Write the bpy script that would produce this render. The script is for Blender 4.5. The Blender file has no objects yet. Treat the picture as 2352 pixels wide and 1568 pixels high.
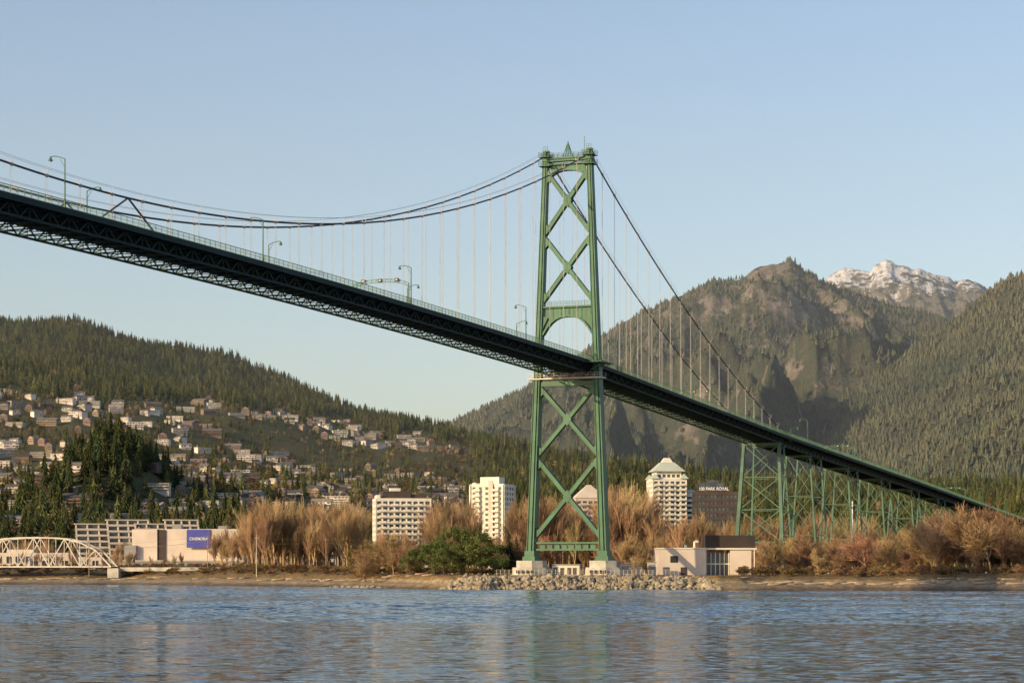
import bpy, math, random
import numpy as np
from mathutils import Vector, Matrix
import bmesh
random.seed(7); np.random.seed(7)
F=5310.0; H=4.0
def wx(px,Y): return (px-1176.0)/F*Y
def wz(py,Y): return H+(1315.0-py)/F*Y
def bearing(X,Y): return 1176.0+F*X/Y
scene=bpy.context.scene
col=scene.collection
# ------------------------------------------------------------------ mesh builder
class MB:
    def __init__(s): s.v=[];s.f=[];s.m=[]
    def add(s,vs,fs,m=0):
        o=len(s.v); s.v.extend([tuple(a) for a in vs])
        for f in fs: s.f.append([i+o for i in f]); s.m.append(m)
    def hexa(s,c,m=0):
        s.add(c,[(0,3,2,1),(4,5,6,7),(0,1,5,4),(1,2,6,5),(2,3,7,6),(3,0,4,7)],m)
    def box(s,x0,x1,y0,y1,z0,z1,m=0):
        s.hexa([(x0,y0,z0),(x1,y0,z0),(x1,y1,z0),(x0,y1,z0),(x0,y0,z1),(x1,y0,z1),(x1,y1,z1),(x0,y1,z1)],m)
    def beam(s,p0,p1,w,h=None,m=0,up=(0,0,1),w1=None,h1=None):
        h=h or w; w1=w1 or w; h1=h1 or h
        p0=Vector(p0);p1=Vector(p1);d=(p1-p0)
        if d.length<1e-6: return
        d.normalize(); up=Vector(up)
        if abs(d.dot(up))>.97: up=Vector((0.371,0.928,0))
        sx=d.cross(up).normalized(); sz=sx.cross(d).normalized()
        a=[p0+sx*(i*w/2)+sz*(j*h/2) for i,j in((-1,-1),(1,-1),(1,1),(-1,1))]
        b=[p1+sx*(i*w1/2)+sz*(j*h1/2) for i,j in((-1,-1),(1,-1),(1,1),(-1,1))]
        s.hexa(a+b,m)
    def cyl(s,p0,p1,r0,r1=None,n=6,m=0,cap=True):
        r1=r0 if r1 is None else r1
        p0=Vector(p0);p1=Vector(p1);d=(p1-p0)
        if d.length<1e-7: return
        d.normalize(); up=Vector((0,0,1)) if abs(d.z)<.9 else Vector((1,0,0))
        a=d.cross(up).normalized(); b=d.cross(a)
        vs=[];
        for p,r in((p0,r0),(p1,r1)):
            for i in range(n):
                t=2*math.pi*i/n; vs.append(p+a*(r*math.cos(t))+b*(r*math.sin(t)))
        fs=[(i,(i+1)%n,n+(i+1)%n,n+i) for i in range(n)]
        if cap: fs+= [tuple(range(n-1,-1,-1)),tuple(range(n,2*n))]
        s.add(vs,fs,m)
    def build(s,name,mats,parent=None,smooth=False,link=True,loc=None,rotz=0):
        me=bpy.data.meshes.new(name); me.from_pydata(s.v,[],s.f)
        for mt in mats: me.materials.append(mt)
        me.polygons.foreach_set('material_index',s.m)
        if smooth: me.polygons.foreach_set('use_smooth',[True]*len(s.f))
        me.update(); ob=bpy.data.objects.new(name,me)
        if loc: ob.location=loc
        ob.rotation_euler[2]=rotz
        if link: col.objects.link(ob)
        if parent: ob.parent=parent
        return ob
def empty(name,loc=(0,0,0),rotz=0):
    e=bpy.data.objects.new(name,None); e.location=loc; e.rotation_euler[2]=rotz; col.objects.link(e); return e
# ------------------------------------------------------------------ materials
def mat(name,c,rough=.7,metal=0.,var=.2,scale=1.,bump=0.,c2=None,obj_random=0.,spec=.3,bscale=None):
    m=bpy.data.materials.new(name); m.use_nodes=True; nt=m.node_tree; N=nt.nodes; L=nt.links
    b=N['Principled BSDF']; b.inputs['Roughness'].default_value=rough; b.inputs['Metallic'].default_value=metal
    b.inputs['Specular IOR Level'].default_value=spec
    g=N.new('ShaderNodeNewGeometry'); n=N.new('ShaderNodeTexNoise'); n.inputs['Scale'].default_value=scale
    n.inputs['Detail'].default_value=6; L.new(g.outputs['Position'],n.inputs['Vector'])
    r=N.new('ShaderNodeValToRGB'); r.color_ramp.elements[0].position=.32; r.color_ramp.elements[1].position=.68
    if c2 is None: c2=tuple(min(1,x*(1+var)) for x in c); c1=tuple(x*(1-var) for x in c)
    else: c1=c
    r.color_ramp.elements[0].color=(*c1,1); r.color_ramp.elements[1].color=(*c2,1)
    L.new(n.outputs['Fac'],r.inputs['Fac']); out=r.outputs['Color']
    if obj_random:
        oi=N.new('ShaderNodeObjectInfo'); mr=N.new('ShaderNodeMapRange')
        mr.inputs['To Min'].default_value=1-obj_random; mr.inputs['To Max'].default_value=1+obj_random
        L.new(oi.outputs['Random'],mr.inputs['Value'])
        hs=N.new('ShaderNodeHueSaturation'); L.new(mr.outputs[0],hs.inputs['Value']); L.new(out,hs.inputs['Color'])
        mr2=N.new('ShaderNodeMapRange'); mr2.inputs['To Min'].default_value=.465; mr2.inputs['To Max'].default_value=.515
        mt=N.new('ShaderNodeMath'); mt.operation='FRACT'; mm=N.new('ShaderNodeMath'); mm.operation='MULTIPLY'; mm.inputs[1].default_value=7.31
        L.new(oi.outputs['Random'],mm.inputs[0]); L.new(mm.outputs[0],mt.inputs[0]); L.new(mt.outputs[0],mr2.inputs['Value']); L.new(mr2.outputs[0],hs.inputs['Hue'])
        out=hs.outputs['Color']
    L.new(out,b.inputs['Base Color'])
    if bump:
        n2=N.new('ShaderNodeTexNoise'); n2.inputs['Scale'].default_value=bscale or scale*4; n2.inputs['Detail'].default_value=5
        L.new(g.outputs['Position'],n2.inputs['Vector'])
        bp=N.new('ShaderNodeBump'); bp.inputs['Distance'].default_value=bump; L.new(n2.outputs['Fac'],bp.inputs['Height']); L.new(bp.outputs[0],b.inputs['Normal'])
    return m
M_green=mat('bridge_green_paint',(.060,.145,.080),.5,0,.22,.25)
M_trest=mat('trestle_green_paint',(.075,.145,.10),.6,0,.25,.25)
M_greenshade=mat('shaded_deck_green',(.010,.024,.020),.7,0,.25,.25)  # bridge green darkened to near black: the deck's shade is in the colour
M_cable=mat('cable_steel',(.085,.075,.075),.6,.1,.2,.5)
M_rope=mat('suspender_rope',(.50,.45,.42),.6,.0,.15,.5)
M_asph=mat('asphalt',(.05,.05,.05),.9,0,.2,.5)
M_conc=mat('pier_concrete',(.46,.42,.35),.9,0,.3,.35,.05)
M_white=mat('white_wall',(.74,.67,.55),.8,0,.08,.2)
M_cream=mat('cream_wall',(.6,.5,.4),.8,0,.1,.2)
M_pink=mat('pinkish_stucco',(.68,.56,.46),.85,0,.1,.2)
M_brown=mat('dark_brown_panel',(.07,.05,.042),.7,0,.15,.3)
M_glass=mat('window_glass',(.06,.07,.08),.15,0,.5,.25,spec=.6)
M_grey=mat('grey_concrete',(.3,.28,.26),.85,0,.15,.2)
M_roofg=mat('pale_green_glass_roof',(.46,.50,.40),.5,0,.1,.2)
M_dark=mat('dark_metal',(.03,.03,.03),.6,0,.2,.4)
M_steelw=mat('weathered_white_steel',(.62,.55,.46),.6,0,.15,.3)
M_yel=mat('yellow_paint',(.6,.33,.03),.5,0,.1,.5)
M_blue=mat('violet_sign',(.09,.10,.38),.5,0,.08,.3)
M_letter=mat('white_letters',(.8,.8,.8),.6,0,.03,.3)
M_wood=mat('driftwood',(.34,.25,.17),.9,0,.3,1.,.03)
M_rock=mat('riprap_stone',(.18,.145,.095),.9,0,.2,.5,.08,c2=(.42,.35,.25),bscale=2.5)
M_bark=mat('bark',(.10,.07,.045),.9,0,.3,1.)
M_twig=mat('bare_twigs',(.27,.185,.085),.9,0,.2,.02,c2=(.43,.30,.15),obj_random=.3)
M_twigr=mat('reddish_twigs',(.21,.13,.058),.9,0,.2,.02,c2=(.34,.225,.11),obj_random=.35)
M_conif=mat('conifer_needles',(.048,.063,.020),.9,0,.2,.01,c2=(.100,.098,.033),obj_random=.55,spec=.1)
M_conifd=mat('dark_conifer_needles',(.030,.044,.017),.9,0,.2,.02,c2=(.055,.063,.026),obj_random=.4,spec=.1)
M_mtcon=mat('haze_tinted_conifer_needles',(.060,.078,.054),.9,0,.2,.003,c2=(.125,.122,.075),obj_random=.28,spec=.05)  # paler and bluer than the near conifers: distance haze mixed into the colour
M_leaf=mat('pine_foliage',(.06,.09,.022),.8,0,.3,.3,c2=(.13,.145,.04),obj_random=.2,spec=.2)
M_leafy=mat('yellowing_foliage',(.12,.11,.025),.8,0,.3,.3,c2=(.24,.19,.06),obj_random=.25,spec=.2)
M_olive=mat('olive_broadleaf',(.085,.085,.03),.85,0,.3,.03,c2=(.20,.15,.06),obj_random=.45,spec=.1)
M_shrub=mat('brown_shrub',(.15,.10,.045),.9,0,.3,.1,c2=(.28,.19,.09),obj_random=.4,spec=.1)
# ------------------------------------------------------------------ noise
rs=np.random.RandomState(3); PT=rs.rand(8,256,256)
def vnoise(x,y,seed=0):
    T=PT[seed%8]; xi=np.floor(x).astype(int); yi=np.floor(y).astype(int); fx=x-xi; fy=y-yi
    fx=fx*fx*fx*(fx*(fx*6-15)+10); fy=fy*fy*fy*(fy*(fy*6-15)+10)
    a=T[xi%256,yi%256];b=T[(xi+1)%256,yi%256];c=T[xi%256,(yi+1)%256];d=T[(xi+1)%256,(yi+1)%256]
    return ((a*(1-fx)+b*fx)*(1-fy)+(c*(1-fx)+d*fx)*fy)*2-1
def fbm(x,y,o=4,seed=0):
    r=0;a=1.;t=0
    for i in range(o):
        r=r+a*vnoise(x*2**i+17.3*i,y*2**i+5.1*i,seed+i); t+=a; a*=.5
    return r/t
def ridged(x,y,o=4,seed=0):
    r=0;a=1.;t=0
    for i in range(o):
        r=r+a*(1-np.abs(vnoise(x*2**i+9.3*i,y*2**i+3.7*i,seed+i))*2); t+=a; a*=.45
    return r/t
# ------------------------------------------------------------------ terrain functions
SHp=np.array([-1500,0,300,600,760,900,1000,1100,1600,1700,2352,4000.]); SHy=np.array([900,790,780,715,665,610,572,556,556,540,528,515.])
def shore(px): return np.interp(px,SHp,SHy)+ 4*vnoise(px*.02,px*0+.5,2)+1.5*vnoise(px*.09,px*0+.5,3)
LHp=np.array([-1500,-600,-200,0,170,230,330,450,530,560,640,700,780,850,920,1000,1060,1150,1250,1400,1700,2100,2352,3000,4000.])
LHy=np.array([800,770,745,735,738,757,780,808,818,832,862,888,925,945,955,972,992,1010,1035,1062,1100,1112,1112,1110,1110.])+8
def hill_t(px,Y):
    tr=(1315-np.interp(px,LHp,LHy))/F
    Yr=np.interp(px,[-600,600,1060,1400,3000],[4300,4200,3500,2500,2400])
    u=(Y-1150)/(Yr-1150); uc=np.clip(u,0,1)
    g=np.where(u<1,uc**.72,np.clip(1-(u-1)*.9,.1,1))
    X=(px-1176)/F*Y
    w=np.sin(np.pi*uc)
    t=tr*g*(1+ .22*w*fbm(X/420.,Y/600.,4,1)) + tr*.02*fbm(X/110.,Y/120.,3,4)*(uc>0)
    t=t+ 40./1720*np.exp(-((X-wx(255,1720))/42.)**2-((Y-1720)/120.)**2)
    return t
def ground_z(px,Y):
    px=np.asarray(px,float);Y=np.asarray(Y,float)
    d=Y-shore(px); wf=np.interp(px,[850,1010,1650,1760],[1,.18,.18,.6])
    zp=np.interp(px,[-600,600,1000,1700,3000],[5.6,5.2,3.4,3.4,4.6])
    fr=np.interp(d/wf,[-300,-40,0,15,40,55,80],[-1.5,-.7,0,.28,.42,.8,1.])
    z=fr*zp+ .12*fbm(px*.05,Y*.1,2,3)*np.clip(d/10,0,1)
    return z+np.where(Y>1150,hill_t(px,Y)*Y,0)
def gz(X,Y): return float(ground_z(np.array([bearing(X,Y)]),np.array([Y]))[0])
def sheet(name,PX,YY,ZZ,mats):
    nr,nc=PX.shape; X=(PX-1176)/F*YY
    co=np.stack([X,YY,ZZ],-1).reshape(-1,3)
    i=np.arange(nr-1)[:,None]*nc+np.arange(nc-1)[None,:]
    q=np.stack([i,i+1,i+nc+1,i+nc],-1).reshape(-1,4)
    me=bpy.data.meshes.new(name); me.vertices.add(len(co)); me.vertices.foreach_set('co',co.ravel())
    me.loops.add(q.size); me.loops.foreach_set('vertex_index',q.ravel().astype(np.int32))
    me.polygons.add(len(q)); me.polygons.foreach_set('loop_start',np.arange(0,q.size,4,dtype=np.int32)); me.polygons.foreach_set('loop_total',np.full(len(q),4,dtype=np.int32))
    me.polygons.foreach_set('use_smooth',np.ones(len(q),bool))
    me.update(calc_edges=True); me.validate()
    for m in mats: me.materials.append(m)
    ob=bpy.data.objects.new(name,me); col.objects.link(ob); return ob
def ground_mat():
    m=bpy.data.materials.new('shore_and_forest_floor'); m.use_nodes=True; nt=m.node_tree;N=nt.nodes;L=nt.links;b=N['Principled BSDF']
    b.inputs['Roughness'].default_value=.95; b.inputs['Specular IOR Level'].default_value=.1
    g=N.new('ShaderNodeNewGeometry'); s=N.new('ShaderNodeSeparateXYZ'); L.new(g.outputs['Position'],s.inputs[0])
    n=N.new('ShaderNodeTexNoise'); n.inputs['Scale'].default_value=.12; n.inputs['Detail'].default_value=8; L.new(g.outputs['Position'],n.inputs['Vector'])
    a=N.new('ShaderNodeMath'); a.operation='MULTIPLY_ADD'; a.inputs[1].default_value=1.6; L.new(n.outputs['Fac'],a.inputs[0]); L.new(s.outputs['Z'],a.inputs[2])
    mr=N.new('ShaderNodeMapRange'); mr.inputs['From Min'].default_value=.5; mr.inputs['From Max'].default_value=10.5; L.new(a.outputs[0],mr.inputs['Value'])
    r=N.new('ShaderNodeValToRGB'); e=r.color_ramp.elements
    e[0].position=0; e[0].color=(.07,.05,.03,1); e[1].position=.07; e[1].color=(.16,.115,.07,1)
    for p,c in((.14,(.30,.22,.135)),(.22,(.33,.25,.15)),(.28,(.20,.13,.055)),(.5,(.17,.115,.05)),(.75,(.12,.10,.05)),(1.,(.085,.078,.036))):
        x=e.new(p); x.color=(*c,1)
    L.new(mr.outputs[0],r.inputs['Fac'])
    n2=N.new('ShaderNodeTexNoise'); n2.inputs['Scale'].default_value=.9; n2.inputs['Detail'].default_value=8; L.new(g.outputs['Position'],n2.inputs['Vector'])
    mr2=N.new('ShaderNodeMapRange'); mr2.inputs['From Min'].default_value=.3; mr2.inputs['From Max'].default_value=.7; mr2.inputs['To Min'].default_value=.5; mr2.inputs['To Max'].default_value=1.45; L.new(n2.outputs['Fac'],mr2.inputs['Value'])
    mx=N.new('ShaderNodeMix'); mx.data_type='RGBA'; mx.blend_type='MULTIPLY'; mx.inputs[0].default_value=1
    L.new(r.outputs[0],mx.inputs[6]); L.new(mr2.outputs[0],mx.inputs[7]); L.new(mx.outputs[2],b.inputs['Base Color'])
    bp=N.new('ShaderNodeBump'); bp.inputs['Distance'].default_value=.3; L.new(n2.outputs['Fac'],bp.inputs['Height']); L.new(bp.outputs[0],b.inputs['Normal'])
    return m
pc=np.linspace(-1500,4000,720); dr=np.concatenate([np.linspace(-60,120,100),np.geomspace(123,11500,300)])
PX=np.tile(pc,(len(dr),1)); YY=shore(PX)+dr[:,None]; sheet('ground',PX,YY,ground_z(PX,YY),[ground_mat()])
def mount_mat(name,forest1,forest2,rock,snow_z,rock_amt,snow_t=.82):  # forest colours passed in are lightened towards blue-grey as painted distance haze
    m=bpy.data.materials.new(name); m.use_nodes=True; nt=m.node_tree;N=nt.nodes;L=nt.links;b=N['Principled BSDF']
    b.inputs['Roughness'].default_value=.95; b.inputs['Specular IOR Level'].default_value=.1
    g=N.new('ShaderNodeNewGeometry'); s=N.new('ShaderNodeSeparateXYZ'); L.new(g.outputs['Position'],s.inputs[0])
    sn=N.new('ShaderNodeSeparateXYZ'); L.new(g.outputs['Normal'],sn.inputs[0])
    def noise(sc,d=8):
        n=N.new('ShaderNodeTexNoise'); n.inputs['Scale'].default_value=sc; n.inputs['Detail'].default_value=d; n.inputs['Roughness'].default_value=.7; L.new(g.outputs['Position'],n.inputs['Vector']); return n.outputs['Fac']
    def ramp(v,a,bb):
        x=N.new('ShaderNodeMapRange'); x.inputs['From Min'].default_value=a; x.inputs['From Max'].default_value=bb; L.new(v,x.inputs['Value']); return x.outputs[0]
    def mix(f,a,bb):
        x=N.new('ShaderNodeMix'); x.data_type='RGBA'; L.new(f,x.inputs[0])
        for i,v in((6,a),(7,bb)):
            if isinstance(v,tuple): x.inputs[i].default_value=(*v,1)
            else: L.new(v,x.inputs[i])
        return x.outputs[2]
    def math_(op,a,bb):
        x=N.new('ShaderNodeMath'); x.operation=op
        for i,v in((0,a),(1,bb)):
            if isinstance(v,(int,float)): x.inputs[i].default_value=v
            else: L.new(v,x.inputs[i])
        return x.outputs[0]
    c=mix(ramp(noise(.03),.38,.62),forest1,forest2)
    rk=mix(ramp(noise(.04),.35,.65),tuple(x*.4 for x in rock),rock)
    hz=math_('MULTIPLY',ramp(s.outputs['Z'],rock_amt[0],rock_amt[1]),.3)
    rf=ramp(math_('ADD',math_('ADD',noise(.012),hz),math_('MULTIPLY',sn.outputs['Z'],-.25)),rock_amt[2],rock_amt[2]+.07)
    c=mix(rf,c,rk)
    sf=ramp(math_('ADD',noise(.024),math_('MULTIPLY',ramp(s.outputs['Z'],snow_z[0],snow_z[1]),.42)),snow_t,snow_t+.05)
    c=mix(sf,c,(.70,.69,.70))
    L.new(c,b.inputs['Base Color'])
    bp=N.new('ShaderNodeBump'); bp.inputs['Distance'].default_value=26; L.new(noise(.025),bp.inputs['Height']); L.new(bp.outputs[0],b.inputs['Normal'])
    return m
def make_mount(name,rp,ry,Yr,Y0,off,K,amp,matl,seed,px0,px1,jag=3.,sm=14.):
    rp=np.array(rp,float); ry=np.array(ry,float)+off
    xs=np.linspace(rp[0],rp[-1],3000); ys=np.interp(xs,rp,ry); kk=int(sm*8/(xs[1]-xs[0]))|1
    ysm=np.convolve(np.pad(ys,kk//2,'edge'),np.ones(kk)/kk,'valid')
    def zf(px,Y):
        px=np.asarray(px,float)
        jg=jag*fbm(px/16.,px*0+.7,3,seed+3)
        Yre=Yr*(1+.03*vnoise(px/260.,px*0+.3,seed))
        u=(Y-Y0)/(Yre-Y0); uc=np.clip(u,0,1)
        X=(px-1176)/F*Y; wp=.35*fbm(X/500.,Y/700.,2,seed+2)
        k=np.clip((uc-.5)/.5,0,1)**1.3
        pxs=px+ (1-uc)*160*fbm(X/600.,Y/900.,2,seed+4)
        tr=(1315-(np.interp(px,rp,ry)*k+np.interp(pxs,xs,ysm)*(1-k))+jg*k)/F
        g=np.where(u<1,uc**.8,np.clip(1-(u-1)*1.6,.0,1))
        w=np.sin(np.pi*uc)**1.1
        sp=ridged(X/K+wp*2.2,Y/(K*3.0)+wp,3,seed)
        fine=ridged(X/(K*.3)+wp*3,Y/(K*.45),4,seed+1)
        t=tr*(g+amp*(sp-.35)*w+amp*.24*(fine-.3)*w)
        return H+t*Y
    pc=np.linspace(px0,px1,int((px1-px0)/2.6)); us=np.concatenate([np.linspace(-.05,.8,130),np.linspace(.805,1.35,120)])
    PX=np.tile(pc,(len(us),1)); YY=np.repeat((Y0+us*(Yr-Y0))[:,None],len(pc),1)
    sheet(name,PX,YY,zf(PX,YY),[matl]); return zf
m1=make_mount('mountain',[700,1000,1065,1100,1160,1240,1330,1390,1420,1480,1540,1600,1640,1700,1722,1740,1765,1785,1798,1815,1832,1848,1870,1885,1905,1950,2050,2200,2500,3000],
 [1100,990,958,940,915,875,820,770,745,715,690,660,645,640,625,612,608,607,603,594,606,622,632,646,652,668,700,740,850,930],7000,3400,0,280.,.40,
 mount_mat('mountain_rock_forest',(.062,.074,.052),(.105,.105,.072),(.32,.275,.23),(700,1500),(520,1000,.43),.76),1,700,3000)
m2=make_mount('snowy_mountain',[1500,1800,1850,1890,1905,1920,1940,1960,1985,2000,2010,2022,2035,2048,2060,2080,2120,2170,2200,2225,2250,2266,2300,2352,2600,3000],
 [860,720,690,652,632,620,614,612,618,623,606,603,595,600,608,611,619,634,644,640,648,658,680,700,760,800],9600,7000,1,270.,.30,
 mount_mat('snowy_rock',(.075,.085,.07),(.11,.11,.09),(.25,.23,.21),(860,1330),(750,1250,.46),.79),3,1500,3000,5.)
m3=make_mount('forested_mountain_slope',[1500,1600,1700,1800,1850,1900,2000,2100,2200,2250,2290,2320,2352,2450,2700,3000,4000],
 [1110,1085,1040,990,965,935,868,793,722,683,650,632,627,605,565,540,560],5200,2600,6,360.,.28,
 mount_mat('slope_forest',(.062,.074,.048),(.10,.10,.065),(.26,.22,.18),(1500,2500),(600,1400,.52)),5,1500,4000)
# ------------------------------------------------------------------ water : real wave mesh + fine ripple normals
def water():
    m=bpy.data.materials.new('sea_water'); m.use_nodes=True; nt=m.node_tree;N=nt.nodes;L=nt.links;b=N['Principled BSDF']
    b.inputs['Base Color'].default_value=(.008,.05,.105,1); b.inputs['Roughness'].default_value=.08; b.inputs['IOR'].default_value=1.33
    g=N.new('ShaderNodeNewGeometry')
    def mp(sx,sy,rot):
        x=N.new('ShaderNodeMapping'); x.inputs['Scale'].default_value=(sx,sy,1); x.inputs['Rotation'].default_value=(0,0,rot); L.new(g.outputs['Position'],x.inputs['Vector']); return x.outputs[0]
    def vm(op,a,bb=None,sc=None):
        x=N.new('ShaderNodeVectorMath'); x.operation=op; 
        for i,v in((0,a),(1,bb)):
            if v is None: continue
            if isinstance(v,tuple): x.inputs[i].default_value=v
            else: L.new(v,x.inputs[i])
        if sc is not None: L.new(sc,x.inputs['Scale'])
        return x.outputs[0]
    n=N.new('ShaderNodeTexNoise'); n.inputs['Scale'].default_value=2.4; n.inputs['Detail'].default_value=3; L.new(mp(.55,1,.2),n.inputs['Vector'])
    v=vm('SUBTRACT',n.outputs['Color'],(.5,.5,.5)); v=vm('MULTIPLY',v,(.35,.6,0))
    tot=vm('ADD',v,g.outputs['Normal']); nn=vm('NORMALIZE',tot); L.new(nn,b.inputs['Normal'])
    w=MB(); w.add([(-9000,-3000,-.28),(9000,-3000,-.28),(9000,11000,-.28),(-9000,11000,-.28)],[(0,1,2,3)]); base=w.build('water_body',[m])
    pc=np.arange(-320,2680,4.6); ys=np.concatenate([np.arange(66,330,.36),np.arange(330,640,.5),np.arange(640,840,1.)])
    PX=np.tile(pc,(len(ys),1)); YY=np.repeat(ys[:,None],len(pc),1); X=(PX-1176)/F*YY
    c,s=math.cos(.12),math.sin(.12); U=X*c+YY*s; W=-X*s+YY*c
    patch=np.clip(.62+1.5*fbm(X/170.,YY/42.,3,2),.22,1.25)
    Z=patch*(.11*fbm(U/11.,W/4.6,2,0)+.085*vnoise(U/4.2+3,W/1.9,1)+.05*vnoise(U/2.0,W/.95+9,4))
    ed=np.clip((PX+320)/120,0,1)*np.clip((2680-PX)/120,0,1)
    ob=sheet('water',PX,YY,Z*ed-.03,[m]); base.parent=ob
water()
# ------------------------------------------------------------------ prototypes + scatter
def proto_coll(name,obs):
    c=bpy.data.collections.new(name)
    for o in obs: c.objects.link(o)
    return c
def scatter(name,pts,scl,rot,coll,nk):
    me=bpy.data.meshes.new(name); n=len(pts); me.vertices.add(n); me.vertices.foreach_set('co',np.asarray(pts,np.float32).ravel())
    a=me.attributes.new('scl','FLOAT_VECTOR','POINT'); a.data.foreach_set('vector',np.asarray(scl,np.float32).ravel())
    r=np.zeros((n,3),np.float32); r[:,2]=rot
    a=me.attributes.new('rot','FLOAT_VECTOR','POINT'); a.data.foreach_set('vector',r.ravel())
    a=me.attributes.new('kind','INT','POINT'); a.data.foreach_set('value',np.random.randint(0,nk,n).astype(np.int32))
    ob=bpy.data.objects.new(name,me); col.objects.link(ob)
    ng=bpy.data.node_groups.new(name+'_scatter','GeometryNodeTree')
    ng.interface.new_socket('Geometry',in_out='INPUT',socket_type='NodeSocketGeometry'); ng.interface.new_socket('Geometry',in_out='OUTPUT',socket_type='NodeSocketGeometry')
    N=ng.nodes;L=ng.links; gi=N.new('NodeGroupInput'); go=N.new('NodeGroupOutput'); ip=N.new('GeometryNodeInstanceOnPoints'); ci=N.new('GeometryNodeCollectionInfo')
    ci.inputs['Collection'].default_value=coll; ci.inputs['Separate Children'].default_value=True; ci.inputs['Reset Children'].default_value=True
    ip.inputs['Pick Instance'].default_value=True
    def na(nm,t):
        x=N.new('GeometryNodeInputNamedAttribute'); x.data_type=t; x.inputs['Name'].default_value=nm
        return [o for o in x.outputs if o.enabled and o.name=='Attribute'][0]
    L.new(gi.outputs[0],ip.inputs['Points']); L.new(ci.outputs[0],ip.inputs['Instance'])
    er=N.new('FunctionNodeEulerToRotation'); L.new(na('rot','FLOAT_VECTOR'),er.inputs[0]); L.new(er.outputs[0],ip.inputs['Rotation'])
    L.new(na('scl','FLOAT_VECTOR'),ip.inputs['Scale']); L.new(na('kind','INT'),ip.inputs['Instance Index']); L.new(ip.outputs[0],go.inputs[0])
    md=ob.modifiers.new('scatter','NODES'); md.node_group=ng
    return ob
def conifer(name,R,tiers,k,mats,seed):
    rd=random.Random(seed); mb=MB(); mb.cyl((0,0,-.02),(0,0,.5),.014,.008,5,1)
    for i in range(tiers):
        f=i/(tiers-1); z=.07+.86*f; r=R*(1-f)**.8*rd.uniform(.75,1.18)+.012; dz=.17*(1-f*.45)
        ox=rd.uniform(-.015,.015); oy=rd.uniform(-.015,.015); ap=(ox,oy,min(1,z+dz)); vs=[ap]; ph=rd.uniform(0,6)
        for j in range(2*k):
            t=ph+math.pi*j/k; rr=r*(rd.uniform(.7,1.25) if j%2==0 else rd.uniform(.35,.58)); zz=z-(.035*rd.uniform(.3,1.3) if j%2==0 else -.012)
            vs.append((ox+rr*math.cos(t),oy+rr*math.sin(t),zz))
        mb.add(vs,[(0,1+j,1+(j+1)%(2*k)) for j in range(2*k)])
    return mb.build(name,mats,link=False)
def lowcon(name,R,mats,seed):
    rd=random.Random(seed); mb=MB()
    for z,r,t in((.03,R,.5),(.28,R*.75,.75),(.55,R*.45,1.)):
        vs=[(0,0,t)]; n=7
        for j in range(n):
            a=2*math.pi*j/n+rd.random(); rr=r*rd.uniform(.7,1.2); vs.append((rr*math.cos(a),rr*math.sin(a),z+rd.uniform(-.04,.04)))
        mb.add(vs,[(0,1+j,1+(j+1)%n) for j in range(n)])
    return mb.build(name,mats,link=False)
C_con=proto_coll('conifer_kinds',[conifer('conifer_tree',.19,10,8,[M_conif,M_bark],1),conifer('conifer_tree',.15,12,7,[M_conif,M_bark],2),conifer('conifer_tree',.24,9,8,[M_conif,M_bark],3),conifer('conifer_tree',.17,11,7,[M_conifd,M_bark],4)])
C_cond=proto_coll('dark_conifer_kinds',[conifer('conifer_tree',.19,12,9,[M_conifd,M_bark],5),conifer('conifer_tree',.24,11,9,[M_conifd,M_bark],6),conifer('conifer_tree',.22,10,9,[M_conif,M_bark],7)])
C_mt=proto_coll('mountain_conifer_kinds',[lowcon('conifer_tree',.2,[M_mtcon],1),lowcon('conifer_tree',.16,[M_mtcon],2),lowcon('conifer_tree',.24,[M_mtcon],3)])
def bare(name,seed,spread,lev,kids,mats,tipr=.0016,trunk=.012,up=.25,first=.34):
    rd=random.Random(seed); mb=MB()
    def rec(p,d,l,r,k):
        q=p
        nseg=2 if k<2 else 1
        for i in range(nseg):
            d=(d+Vector((rd.uniform(-1,1),rd.uniform(-1,1),rd.uniform(-.3,1)*up))*.14).normalized(); q2=q+d*(l/nseg)
            mb.cyl(q,q2,r*(1-.2*i),r*(1-.2*(i+1)),3,0,False); 
            q=q2
            if k<lev and i<nseg-1:
                for _ in range(kids-2): child(q,d,l,r,k)
        if k<lev:
            for _ in range(kids): child(p+(q-p)*rd.uniform(.45,1),d,l,r,k)
            rec(q,d,l*.72,max(tipr,r*.65),k+1)
    def child(q,d,l,r,k):
        a=Vector((rd.gauss(0,1),rd.gauss(0,1),rd.gauss(0,.5))); a=(a-d*a.dot(d)).normalized()
        nd=(d+a*spread*rd.uniform(.6,1.2)+Vector((0,0,up))).normalized()
        rec(q,nd,l*rd.uniform(.5,.75),max(tipr,r*.5),k+1)
    rec(Vector((0,0,0)),Vector((0,0,1)),first,trunk,0)
    zs=max(v[2] for v in mb.v); mb.v=[(x/zs,y/zs,z/zs) for x,y,z in mb.v]
    return mb.build(name,mats,link=False)
C_bare=proto_coll('bare_tree_kinds',[bare('bare_tree',11,.42,4,4,[M_twig],.0011),bare('bare_tree',12,.34,4,4,[M_twig],.0011,up=.4),bare('bare_tree',13,.5,4,4,[M_twig],.0011)])
C_red=proto_coll('bare_shrub_tree_kinds',[bare('bare_tree',21,.8,4,4,[M_twigr],.0018,.012,.18,.26),bare('bare_tree',22,.95,4,4,[M_twigr],.0020,.012,.12,.24),bare('bare_tree',23,.7,4,4,[M_twig],.0017,.012,.2,.28)])
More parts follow.
